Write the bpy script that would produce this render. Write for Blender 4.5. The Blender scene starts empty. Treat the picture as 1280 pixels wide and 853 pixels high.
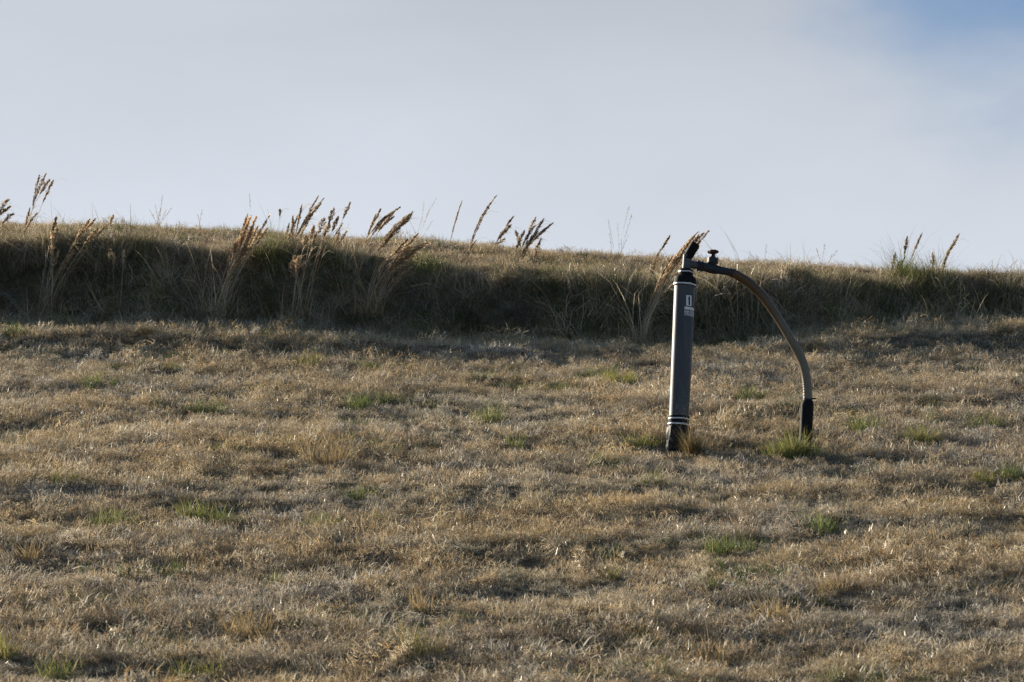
import bpy, math, random
import numpy as np
from mathutils import Vector, Matrix

# ------------------------------------------------------------------ scene, camera, light
sc = bpy.context.scene
COL = sc.collection
R = math.radians
F = 1280 * 100 / 36.0            # focal length in photo pixels
PITCH = R(11.0)
cp, sp = math.cos(PITCH), math.sin(PITCH)

cam = bpy.data.cameras.new('camera')
cam.lens = 100; cam.sensor_width = 36; cam.clip_start = 0.5; cam.clip_end = 4000
cam.dof.use_dof = True; cam.dof.focus_distance = 23.6; cam.dof.aperture_fstop = 5.0
camo = bpy.data.objects.new('camera', cam); COL.objects.link(camo)
camo.location = (0, 0, 0); camo.rotation_euler = (math.pi / 2 + PITCH, 0, 0)
sc.camera = camo
sc.render.resolution_x = 1024; sc.render.resolution_y = 682

SUN_AZ, SUN_EL = R(46), R(21)      # to the left of straight ahead, above the hill
to_sun = Vector((-math.sin(SUN_AZ) * math.cos(SUN_EL), math.cos(SUN_AZ) * math.cos(SUN_EL), math.sin(SUN_EL)))
sl = bpy.data.lights.new('sun', 'SUN'); sl.energy = 5.0; sl.angle = R(0.6); sl.color = (1.0, .90, .74)
so = bpy.data.objects.new('sun', sl); COL.objects.link(so)
so.rotation_euler = (-to_sun).to_track_quat('-Z', 'Y').to_euler(); so.location = (-20, 20, 30)

sc.view_settings.view_transform = 'Standard'; sc.view_settings.look = 'None'
sc.view_settings.exposure = 0.98; sc.view_settings.gamma = 1; sc.view_settings.use_curve_mapping = False
sc.cycles.max_bounces = 6; sc.cycles.diffuse_bounces = 3; sc.cycles.transmission_bounces = 4
sc.cycles.transparent_max_bounces = 8; sc.cycles.use_denoising = True; sc.cycles.denoiser = 'OPENIMAGEDENOISE'; sc.cycles.denoising_input_passes = 'RGB_ALBEDO_NORMAL'; sc.cycles.denoising_prefilter = 'NONE'

w = bpy.data.worlds.new('World'); sc.world = w; w.use_nodes = True
nt = w.node_tree; nt.nodes.clear()
def N(t, **k):
    n = nt.nodes.new(t)
    for a, b in k.items(): setattr(n, a, b)
    return n
def L(a, b): nt.links.new(a, b)
def math_(op, a, b=None, clamp=False):
    n = N('ShaderNodeMath', operation=op); n.use_clamp = clamp
    for i, q in enumerate((a, b)):
        if q is None: continue
        if isinstance(q, (int, float)): n.inputs[i].default_value = q
        else: L(q, n.inputs[i])
    return n.outputs[0]
def sstep(val, lo, hi):
    n = N('ShaderNodeMapRange', interpolation_type='SMOOTHSTEP')
    L(val, n.inputs[0]); n.inputs[1].default_value = lo; n.inputs[2].default_value = hi
    return n.outputs[0]
sky = N('ShaderNodeTexSky', sky_type='NISHITA'); sky.sun_disc = False
sky.sun_elevation = SUN_EL; sky.sun_rotation = -SUN_AZ; sky.air_density = 1.0; sky.dust_density = 0.6; sky.ozone_density = 3.5
tc = N('ShaderNodeTexCoord'); sep = N('ShaderNodeSeparateXYZ'); L(tc.outputs['Generated'], sep.inputs[0])
# thin high cloud sheet over the hill side of the sky, broken towards the upper right
mp = N('ShaderNodeMapping'); mp.inputs['Scale'].default_value = (3.2, 3.2, 9.0); L(tc.outputs['Generated'], mp.inputs[0])
noi = N('ShaderNodeTexNoise'); noi.inputs['Scale'].default_value = 1.3; noi.inputs['Detail'].default_value = 5; noi.inputs['Roughness'].default_value = .5
noi.inputs['Distortion'].default_value = .4
L(mp.outputs[0], noi.inputs['Vector'])
mp2 = N('ShaderNodeMapping'); mp2.inputs['Scale'].default_value = (7, 7, 16); L(tc.outputs['Generated'], mp2.inputs[0])
noi2 = N('ShaderNodeTexNoise'); noi2.inputs['Scale'].default_value = 1.6; noi2.inputs['Detail'].default_value = 6; noi2.inputs['Roughness'].default_value = .55
L(mp2.outputs[0], noi2.inputs['Vector'])
front = sstep(sep.outputs['Y'], 0.25, 0.85)
hole_dir = Vector((0.176, cp - (500 / F) * sp, sp + (500 / F) * cp)).normalized()
dotn = N('ShaderNodeVectorMath', operation='DOT_PRODUCT'); L(tc.outputs['Generated'], dotn.inputs[0]); dotn.inputs[1].default_value = hole_dir
ang = math_('ARCCOSINE', math_('MINIMUM', dotn.outputs['Value'], 0.999999))
ang = math_('ADD', ang, math_('MULTIPLY', math_('SUBTRACT', noi2.outputs['Fac'], .5), .085))
hole = math_('SUBTRACT', 1.0, sstep(ang, 0.0, 0.092))
cover = math_('MULTIPLY', front, math_('SUBTRACT', 0.97, math_('MULTIPLY', hole, .92)))
# cloud brightness: brighter low towards the horizon and towards the sun, softly uneven
elev = sstep(sep.outputs['Z'], 0.20, 0.36)
lr = sstep(sep.outputs['X'], -0.35, 0.28)
br = math_('ADD', math_('MULTIPLY', elev, -1.35), 6.8)
br = math_('ADD', br, math_('MULTIPLY', lr, -0.6))
br = math_('ADD', br, math_('MULTIPLY', math_('SUBTRACT', noi.outputs['Fac'], .5), 1.7))
br = math_('ADD', br, math_('MULTIPLY', math_('SUBTRACT', noi2.outputs['Fac'], .5), 0.5))
cc = N('ShaderNodeCombineColor')
L(math_('MULTIPLY', br, 0.935), cc.inputs[0]); L(math_('MULTIPLY', br, 1.0), cc.inputs[1]); L(math_('MULTIPLY', br, 1.105), cc.inputs[2])
mix = N('ShaderNodeMix', data_type='RGBA'); L(cover, mix.inputs[0]); L(sky.outputs[0], mix.inputs[6]); L(cc.outputs[0], mix.inputs[7])
bg = N('ShaderNodeBackground'); bg.inputs[1].default_value = 0.0565; L(mix.outputs[2], bg.inputs[0])
wo = N('ShaderNodeOutputWorld'); L(bg.outputs[0], wo.inputs[0])

# ------------------------------------------------------------------ helpers
rng = np.random.default_rng(7)
random.seed(5)

def tanE(v):
    cy = -(v - 426.5) / F
    return (sp + cy * cp) / (cp - cy * sp)
def ray_x(u, v):        # x / y of the ray through a photo pixel
    cy = -(v - 426.5) / F
    return ((u - 640) / F) / (cp - cy * sp)
def P(u, v, y):
    return Vector((ray_x(u, v) * y, y, tanE(v) * y))

def vnoise(x, y, seed=0):
    xi = np.floor(x).astype(np.int64); yi = np.floor(y).astype(np.int64)
    fx = x - xi; fy = y - yi
    fx = fx * fx * (3 - 2 * fx); fy = fy * fy * (3 - 2 * fy)
    def h(a, b):
        n = (a * 374761393 + b * 668265263 + seed * 974634777) & 0xffffffff
        n = ((n ^ (n >> 13)) * 1274126177) & 0xffffffff
        return ((n ^ (n >> 16)) & 0xffff) / 65535.0
    a = h(xi, yi); b = h(xi + 1, yi); c = h(xi, yi + 1); d = h(xi + 1, yi + 1)
    return (a * (1 - fx) + b * fx) * (1 - fy) + (c * (1 - fx) + d * fx) * fy - .5
def fbm(x, y, seed=0, o=3):
    s = 0; a = 1.0
    for i in range(o):
        s = s + a * vnoise(x * 2 ** i, y * 2 ** i, seed + i * 17); a *= .5
    return s

# terrain: a slope of 18 degrees, a grassy terrace bank across it, a convex hilltop
Z0, Y0, S1 = 3.63, 23.32, 0.325
U = np.array([-900, 0, 100, 200, 300, 400, 500, 600, 700, 800, 900, 1000, 1100, 1200, 1280, 2100.])
VF = np.array([398, 400, 402, 403, 405, 407, 408, 413, 416, 418, 414, 407, 402, 400, 399, 395.])
VL = np.array([315, 317, 318, 319, 326, 329, 334, 341, 349, 355, 354, 357, 360, 356, 357, 360.])
VS = np.array([262, 285, 287, 290, 296, 302, 304, 309, 318, 326, 331, 337, 341, 346, 349, 378.])
VR = np.array([434, 435, 436, 436, 437, 439, 441, 443, 441, 444, 443, 438, 434, 431, 428, 425.])
def solve_y(v, z0, y0, s):
    t = tanE(v)
    return (z0 - s * y0) / (t - s)
def profile(x):
    u = 640 + F * x / 33.8
    vf = np.interp(u, U, VF) + 7 * vnoise(x * .55, x * 0, 3); vl = np.interp(u, U, VL) + 9 * vnoise(x * .8, x * 0, 5) + 8 * vnoise(x * 2.3, x * 0, 6)
    vs = np.interp(u, U, VS); vr = np.interp(u, U, VR) + 6 * vnoise(x * .9, x * 0 + .5, 9)
    yf = solve_y(vf, Z0, Y0, S1); zf = Z0 + S1 * (yf - Y0)
    yl = solve_y(vl, zf, yf, 1.25); zl = zf + 1.25 * (yl - yf)
    s2 = tanE(vs) + 0.085
    yc = solve_y(vs, zl, yl, s2); zc = zl + s2 * (yc - yl)
    yr = solve_y(vr, Z0, Y0, S1)
    return yf, yl, zl, s2, yc, zc, tanE(vs), yr
def height(x, y, micro=True):
    x = np.asarray(x, float); y = np.asarray(y, float)
    yf, yl, zl, s2, yc, zc, te, yr = profile(x)
    z = Z0 + S1 * (y - Y0)
    z = np.where(y < 11, np.maximum(z, -1.65 + 0 * z), z)
    # soft join to the flat track at the foot of the slope
    k = 0.6; flat = -1.65
    z = flat + np.log1p(np.exp(np.clip((z - flat) / k, -50, 50))) * k
    face = (Z0 + S1 * (yf - Y0)) + 1.25 * (y - yf)
    z = np.maximum(z, np.minimum(face, zl + s2 * (y - yl)))
    # low swell in front of the bank, steeper on its near side
    d = y - yr
    z = z + np.interp(x, [-6, -2.5, -1, 2.2, 3.6, 7], [.15, .14, .08, .03, .14, .16]) * np.where(d > 0, np.exp(-(d / 1.0) ** 2), np.exp(-(d / .38) ** 2))
    # shallow swale between swell and bank, added to carry the bank's shadow further
    z = z - np.interp(x, [-6, -2.5, -1.2, 2.2, 3.6, 7], [.06, .07, .14, .16, .06, .04]) * np.clip((y - yr) / .5, 0, 1) * np.clip((yf + .35 - y) / .5, 0, 1)
    # convex crest
    t = y - yc
    m = 1.6
    top = np.where(t < -m, zc + s2 * t, 0)
    sm = (t + m) / (2 * m)
    c = np.clip(sm, 0, 1)
    s_end = te - 0.085
    mid = zc + te * t - (s2 - te) / (2 * m) * (t * t) - (s2 - te) * m / 2 * 0
    far = zc + te * m - (s2 - te) / (2 * m) * m * m + s_end * (t - m) - .004 * np.clip(t - m, 0, 30) ** 2 - .24 * np.clip(t - m - 30, 0, None)
    near_fix = (s2 - te) / (2 * m) * m * m
    capz = np.where(t < -m, z, np.where(t < m, mid, far))
    z = np.where(t < -m, z - near_fix * np.clip((y - yl) / np.maximum(yc - m - yl, .3), 0, 1) * 0, np.minimum(z, capz))
    if micro:
        a = np.clip((y - 9) / 4, 0, 1)
        z = z + a * (0.046 * fbm(x * .42 + 3, y * 1.5, 11, 3) + 0.034 * fbm(x * .95, y * 3.4, 21, 3) + 0.012 * fbm(x * 3.0, y * 4.5, 23, 2) + .05 * fbm(x * .22, y * .3, 31, 2))
        z = z + .30 * fbm(x * 1.25, y * 1.25, 301, 2) * np.clip((y - yf + .1) / .5, 0, 1) * np.clip((yl + .5 - y) / .5, 0, 1)
    return z
def gz(x, y): return float(height(np.array([x]), np.array([y]))[0])
def G(u, v):
    """ground point seen at a photo pixel"""
    ys = np.arange(12, 60, .02); xs = ray_x(u, v) * ys; zs = tanE(v) * ys
    h = height(xs, ys); i = np.argmax(h >= zs)
    if h[i] < zs[i]: i = int(np.argmin(zs - h))
    return Vector((xs[i], ys[i], h[i]))

def tag(o, label=None, cat=None, group=None, kind=None):
    if label: o['label'] = label
    if cat: o['category'] = cat
    if group: o['group'] = group
    if kind: o['kind'] = kind
    return o
def empty(name, loc):
    o = bpy.data.objects.new(name, None); COL.objects.link(o); o.location = loc; o.empty_display_size = .1
    return o

# ------------------------------------------------------------------ materials
def new_mat(name):
    m = bpy.data.materials.new(name); m.use_nodes = True
    t = m.node_tree; t.nodes.clear()
    return m, t
def grass_mat(name, transl=.35, inst=True, gloss=.06):
    m, t = new_mat(name)
    n = t.nodes.new; l = t.links.new
    va = n('ShaderNodeAttribute'); va.attribute_name = 'bc'
    col = va.outputs['Color']
    if inst:
        ti = n('ShaderNodeAttribute'); ti.attribute_type = 'INSTANCER'; ti.attribute_name = 'tint'
        mu = n('ShaderNodeMix'); mu.data_type = 'RGBA'; mu.blend_type = 'MULTIPLY'; mu.inputs[0].default_value = 1
        l(col, mu.inputs[6]); l(ti.outputs['Color'], mu.inputs[7]); col = mu.outputs[2]
    d = n('ShaderNodeBsdfDiffuse'); tr = n('ShaderNodeBsdfTranslucent'); g = n('ShaderNodeBsdfGlossy')
    g.inputs['Roughness'].default_value = .42; g.inputs['Color'].default_value = (.9, .88, .8, 1)
    l(col, d.inputs[0]); l(col, tr.inputs[0])
    a = n('ShaderNodeMixShader'); a.inputs[0].default_value = transl; l(d.outputs[0], a.inputs[1]); l(tr.outputs[0], a.inputs[2])
    b = n('ShaderNodeMixShader'); b.inputs[0].default_value = gloss; l(a.outputs[0], b.inputs[1]); l(g.outputs[0], b.inputs[2])
    o = n('ShaderNodeOutputMaterial'); l(b.outputs[0], o.inputs[0])
    return m
M_grass = grass_mat('grass_blades')
M_plume = grass_mat('plume_grass', .45, False, .04)
M_tuft = grass_mat('green_tuft', .4, False, .05)

def ground_mat():
    m, t = new_mat('thatch_soil'); n = t.nodes.new; l = t.links.new
    tcn = n('ShaderNodeTexCoord')
    a = n('ShaderNodeTexNoise'); a.inputs['Scale'].default_value = 2.2; a.inputs['Detail'].default_value = 8; l(tcn.outputs['Object'], a.inputs['Vector'])
    b = n('ShaderNodeTexNoise'); b.inputs['Scale'].default_value = 55; b.inputs['Detail'].default_value = 6; l(tcn.outputs['Object'], b.inputs['Vector'])
    r = n('ShaderNodeValToRGB'); r.color_ramp.elements[0].position = .32; r.color_ramp.elements[0].color = (.075, .058, .038, 1)
    r.color_ramp.elements[1].position = .68; r.color_ramp.elements[1].color = (.20, .165, .115, 1)
    e = r.color_ramp.elements.new(.5); e.color = (.115, .098, .062, 1)
    mx = n('ShaderNodeMath'); mx.operation = 'MULTIPLY_ADD'; mx.inputs[1].default_value = .6; l(b.outputs['Fac'], mx.inputs[0])
    m2 = n('ShaderNodeMath'); m2.operation = 'MULTIPLY'; m2.inputs[1].default_value = .4; l(a.outputs['Fac'], m2.inputs[0]); l(m2.outputs[0], mx.inputs[2])
    l(mx.outputs[0], r.inputs[0])
    p = n('ShaderNodeBsdfPrincipled'); p.inputs['Roughness'].default_value = .95; p.inputs['Specular IOR Level'].default_value = .1
    l(r.outputs[0], p.inputs['Base Color'])
    bu = n('ShaderNodeBump'); bu.inputs['Strength'].default_value = .8; bu.inputs['Distance'].default_value = .03; l(b.outputs['Fac'], bu.inputs['Height']); l(bu.outputs[0], p.inputs['Normal'])
    o = n('ShaderNodeOutputMaterial'); l(p.outputs[0], o.inputs[0])
    return m
M_ground = ground_mat()

def pbr(name, c1, c2, rough, scale=6.0, metal=0.0, bump=0.0, lo=.35, hi=.65, stretch=(1, 1, 1), spec=.4, r2=None, bscale=60):
    m, t = new_mat(name); n = t.nodes.new; l = t.links.new
    tcn = n('ShaderNodeTexCoord'); mp_ = n('ShaderNodeMapping'); mp_.inputs['Scale'].default_value = stretch
    l(tcn.outputs['Object'], mp_.inputs[0])
    a = n('ShaderNodeTexNoise'); a.inputs['Scale'].default_value = scale; a.inputs['Detail'].default_value = 7; a.inputs['Roughness'].default_value = .62; l(mp_.outputs[0], a.inputs['Vector'])
    r = n('ShaderNodeValToRGB'); r.color_ramp.elements[0].position = lo; r.color_ramp.elements[0].color = (*c1, 1)
    r.color_ramp.elements[1].position = hi; r.color_ramp.elements[1].color = (*c2, 1); l(a.outputs['Fac'], r.inputs[0])
    p = n('ShaderNodeBsdfPrincipled'); p.inputs['Metallic'].default_value = metal; p.inputs['Specular IOR Level'].default_value = spec
    l(r.outputs[0], p.inputs['Base Color'])
    rr = n('ShaderNodeMapRange'); rr.inputs[3].default_value = rough; rr.inputs[4].default_value = r2 if r2 is not None else min(1, rough + .2)
    l(a.outputs['Fac'], rr.inputs[0]); l(rr.outputs[0], p.inputs['Roughness'])
    if bump:
        b = n('ShaderNodeTexNoise'); b.inputs['Scale'].default_value = bscale; b.inputs['Detail'].default_value = 4; l(tcn.outputs['Object'], b.inputs['Vector'])
        bu = n('ShaderNodeBump'); bu.inputs['Strength'].default_value = bump; bu.inputs['Distance'].default_value = .004; l(b.outputs['Fac'], bu.inputs['Height']); l(bu.outputs[0], p.inputs['Normal'])
    o = n('ShaderNodeOutputMaterial'); l(p.outputs[0], o.inputs[0])
    return m
M_casing = pbr('weathered_grey_pvc', (.036, .039, .049), (.064, .068, .080), .36, 3.0, stretch=(5, 5, .8), bump=.15)
def add_dirt(m, z0, z1, col):
    """dried mud splash that thins out up the pipe, and fine vertical run marks"""
    t = m.node_tree; n = t.nodes.new; l = t.links.new
    p = next(q for q in t.nodes if q.type == 'BSDF_PRINCIPLED'); src = p.inputs['Base Color'].links[0].from_socket
    tc_ = n('ShaderNodeTexCoord'); s_ = n('ShaderNodeSeparateXYZ'); l(tc_.outputs['Object'], s_.inputs[0])
    no = n('ShaderNodeTexNoise'); no.inputs['Scale'].default_value = 28; no.inputs['Detail'].default_value = 8; no.inputs['Roughness'].default_value = .7; l(tc_.outputs['Object'], no.inputs['Vector'])
    mr_ = n('ShaderNodeMapRange'); mr_.inputs[1].default_value = z0; mr_.inputs[2].default_value = z1; mr_.inputs[3].default_value = .62; mr_.inputs[4].default_value = .30; l(s_.outputs['Z'], mr_.inputs[0])
    gt = n('ShaderNodeMath'); gt.operation = 'SUBTRACT'; l(mr_.outputs[0], gt.inputs[0]); l(no.outputs['Fac'], gt.inputs[1])
    ms = n('ShaderNodeMath'); ms.operation = 'MULTIPLY'; ms.use_clamp = True; ms.inputs[1].default_value = 7; l(gt.outputs[0], ms.inputs[0])
    mp3 = n('ShaderNodeMapping'); mp3.inputs['Scale'].default_value = (60, 60, 2.2); l(tc_.outputs['Object'], mp3.inputs[0])
    n3 = n('ShaderNodeTexNoise'); n3.inputs['Scale'].default_value = 1.0; n3.inputs['Detail'].default_value = 5; l(mp3.outputs[0], n3.inputs['Vector'])
    m3 = n('ShaderNodeMapRange'); m3.inputs[1].default_value = .56; m3.inputs[2].default_value = .72; m3.inputs[4].default_value = .45; l(n3.outputs['Fac'], m3.inputs[0])
    ad = n('ShaderNodeMath'); ad.operation = 'MAXIMUM'; l(ms.outputs[0], ad.inputs[0]); l(m3.outputs[0], ad.inputs[1])
    k = n('ShaderNodeMath'); k.operation = 'MULTIPLY'; k.inputs[1].default_value = .75; l(ad.outputs[0], k.inputs[0])
    mx = n('ShaderNodeMix'); mx.data_type = 'RGBA'; l(k.outputs[0], mx.inputs[0]); l(src, mx.inputs[6]); mx.inputs[7].default_value = (*col, 1); l(mx.outputs[2], p.inputs['Base Color'])
add_dirt(M_casing, .15, .75, (.17, .15, .12))
M_rubber = pbr('black_rubber', (.007, .007, .008), (.015, .015, .015), .6, 30, bump=.3, spec=.12)
M_boot = pbr('tarred_boot', (.007, .007, .007), (.34, .33, .30), .55, 16, lo=.55, hi=.72, stretch=(1, 1, .45), bump=.8, spec=.3)
M_clamp = pbr('bright_clamp_band', (.55, .56, .57), (.78, .78, .76), .28, 40, metal=.55)
M_pipe = pbr('dark_grey_pvc', (.055, .06, .064), (.10, .105, .11), .45, 14, bump=.2)
M_valve = pbr('blue_black_valve', (.016, .018, .024), (.045, .05, .06), .5, 30, bump=.5, spec=.25)
M_handle = pbr('rusty_red_handwheel', (.045, .020, .014), (.12, .048, .032), .7, 60, bump=.6)
M_label = pbr('white_sticker', (.66, .66, .68), (.82, .82, .84), .5, 120)
M_label2 = pbr('faded_sticker', (.18, .18, .21), (.7, .7, .73), .5, 60, stretch=(1, 1, 2.5), lo=.4, hi=.66)
M_ink = pbr('black_ink', (.008, .008, .012), (.02, .02, .026), .5, 50)
M_bolt = pbr('zinc_bolt', (.4, .4, .4), (.75, .74, .7), .35, 60, metal=.6)
M_twig = pbr('bleached_twig', (.30, .27, .22), (.52, .49, .44), .8, 30, bump=.5)

def hose_mat():
    m, t = new_mat('amber_ribbed_hose'); n = t.nodes.new; l = t.links.new
    tcn = n('ShaderNodeTexCoord'); s = n('ShaderNodeSeparateXYZ'); l(tcn.outputs['Object'], s.inputs[0])
    a = n('ShaderNodeTexNoise'); a.inputs['Scale'].default_value = 9; a.inputs['Detail'].default_value = 5; l(tcn.outputs['Object'], a.inputs['Vector'])
    # the tube is stained rust brown near the valve and faded grey-brown lower down
    ad = n('ShaderNodeMath'); ad.operation = 'MULTIPLY_ADD'; ad.inputs[1].default_value = .35; l(a.outputs['Fac'], ad.inputs[0]); l(s.outputs['Z'], ad.inputs[2])
    r = n('ShaderNodeValToRGB')
    mr = n('ShaderNodeMapRange'); mr.inputs[1].default_value = .5; mr.inputs[2].default_value = 1.72; l(ad.outputs[0], mr.inputs[0]); l(mr.outputs[0], r.inputs[0])
    E = r.color_ramp.elements; E[0].position = 0; E[0].color = (.19, .165, .12, 1); E[1].position = .98; E[1].color = (.12, .06, .028, 1)
    e = E.new(.55); e.color = (.17, .14, .10, 1); e = E.new(.82); e.color = (.11, .07, .035, 1)
    p = n('ShaderNodeBsdfPrincipled'); p.inputs['Roughness'].default_value = .38; p.inputs['Specular IOR Level'].default_value = .5
    l(r.outputs[0], p.inputs['Base Color'])
    tr = n('ShaderNodeBsdfTranslucent'); l(r.outputs[0], tr.inputs[0])
    x = n('ShaderNodeMixShader'); x.inputs[0].default_value = .18; l(p.outputs[0], x.inputs[1]); l(tr.outputs[0], x.inputs[2])
    o = n('ShaderNodeOutputMaterial'); l(x.outputs[0], o.inputs[0])
    return m
M_hose = hose_mat()

def mesh_obj(name, V, Fc, mat, parent=None, smooth=False, bc=None, loc=None, link=True):
    me = bpy.data.meshes.new(name)
    V = np.asarray(V, float)
    me.from_pydata(V.tolist(), [], [tuple(f) for f in Fc])
    me.materials.append(mat)
    if smooth:
        me.polygons.foreach_set('use_smooth', [True] * len(me.polygons))
    if bc is not None:
        a = me.attributes.new('bc', 'FLOAT_COLOR', 'POINT')
        a.data.foreach_set('color', np.asarray(bc, np.float32).ravel())
    o = bpy.data.objects.new(name, me)
    if link: COL.objects.link(o)
    if parent is not None: o.parent = parent
    if loc is not None: o.location = loc
    return o

# ------------------------------------------------------------------ ground sheet
def axis(spec):
    out = []
    for a, b, s in spec: out.append(np.arange(a, b, s))
    return np.concatenate(out + [np.array([spec[-1][1]])])
xs = axis([(-600, -60, 60), (-60, -14, 2), (-14, -8, .25), (-8, 8, .07), (8, 14, .25), (14, 60, 2), (60, 600, 60)])
ys = axis([(-300, -20, 40), (-20, 8, 1), (8, 13, .2), (13, 41, .07), (41, 70, .6), (70, 600, 20)])
X, Y = np.meshgrid(xs, ys)
Zg = height(X, Y)
V = np.stack([X.ravel(), Y.ravel(), Zg.ravel()], 1)
nx, ny = len(xs), len(ys)
idx = np.arange(nx * ny).reshape(ny, nx)
Q = np.stack([idx[:-1, :-1], idx[:-1, 1:], idx[1:, 1:], idx[1:, :-1]], -1).reshape(-1, 4)
g = mesh_obj('ground', V, Q, M_ground, smooth=True)
tag(g, kind='structure')

# ------------------------------------------------------------------ grass blades
def blades(n, rad, h, hvar, width, lean, curl, pal, seed, wind=(0, 0), segs=3, center_pow=.5):
    """n curved blades rooted within rad; returns V, F, C arrays"""
    r = np.random.default_rng(seed)
    ang = r.uniform(0, 2 * np.pi, n); rr = rad * r.uniform(0, 1, n) ** center_pow
    bx, by = rr * np.cos(ang), rr * np.sin(ang)
    az = ang * .5 + r.uniform(0, 2 * np.pi, n) * .5 + r.normal(0, .8, n)
    le = np.abs(r.normal(lean, lean * .5, n)); cu = np.abs(r.normal(curl, curl * .5, n))
    H = h * (1 + hvar * r.normal(0, 1, n)).clip(.3, 2); W = width * r.uniform(.6, 1.4, n)
    L_ = [] ; px, py, pz = bx.copy(), by.copy(), np.full(n, -.01)
    th = le.copy()
    face = az + np.pi / 2 + r.normal(0, .7, n)
    fx, fy = np.cos(face), np.sin(face)
    rows = []
    for k in range(segs + 1):
        wk = W * (1 - (k / segs) ** 1.7) * .5
        rows.append((px - fx * wk, py - fy * wk, pz, px + fx * wk, py + fy * wk, pz))
        st = H / segs
        dx = np.sin(th) * np.cos(az) + wind[0] * (k + .5) / segs; dy = np.sin(th) * np.sin(az) + wind[1] * (k + .5) / segs
        dz = np.cos(th)
        q = np.sqrt(dx * dx + dy * dy + dz * dz)
        px, py, pz = px + dx / q * st, py + dy / q * st, pz + dz / q * st
        th = th + cu / segs
    V = []
    for k in range(segs):
        a = rows[k]; V.append(np.stack(a[:3], 1)); V.append(np.stack(a[3:], 1))
    V.append(np.stack(rows[segs][:3], 1))
    V = np.stack(V, 1)      # n, 2segs+1, 3
    nv = 2 * segs + 1
    Fc = []
    base = (np.arange(n) * nv)
    for k in range(segs - 1):
        Fc += np.stack([base + 2 * k, base + 2 * k + 1, base + 2 * k + 3, base + 2 * k + 2], 1).tolist()
    k = segs - 1
    Fc += np.stack([base + 2 * k, base + 2 * k + 1, base + 2 * k + 2], 1).tolist()
    pal = np.array([p[:3] for p in pal]), np.array([p[3] for p in pal], float)
    ci = r.choice(len(pal[0]), n, p=pal[1] / pal[1].sum())
    C = pal[0][ci] * r.uniform(.75, 1.3, (n, 1))
    C = np.repeat(C[:, None, :], nv, 1)
    C = np.concatenate([C, np.ones((n, nv, 1))], 2)
    return V.reshape(-1, 3), Fc, C.reshape(-1, 4)

DRY = [(.46, .36, .24, 5), (.58, .49, .355, 3.0), (.31, .23, .145, 3.0), (.68, .61, .48, 1.1), (.45, .30, .14, 1.4)]
GOLD = [(.46, .31, .13, 4), (.50, .39, .22, 4), (.34, .26, .15, 3)]
GREEN = [(.12, .155, .04, 5), (.17, .19, .05, 3), (.06, .09, .025, 2), (.28, .24, .12, 1.5)]
MIXG = [(.27, .22, .14, 4), (.14, .15, .055, 2.6), (.36, .30, .20, 2.2), (.09, .10, .04, 1.5), (.50, .44, .33, .6)]
TALL = [(.32, .245, .155, 5), (.46, .37, .25, 3), (.19, .14, .085, 3), (.16, .16, .06, 1.4), (.62, .53, .40, 1.2)]

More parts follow.
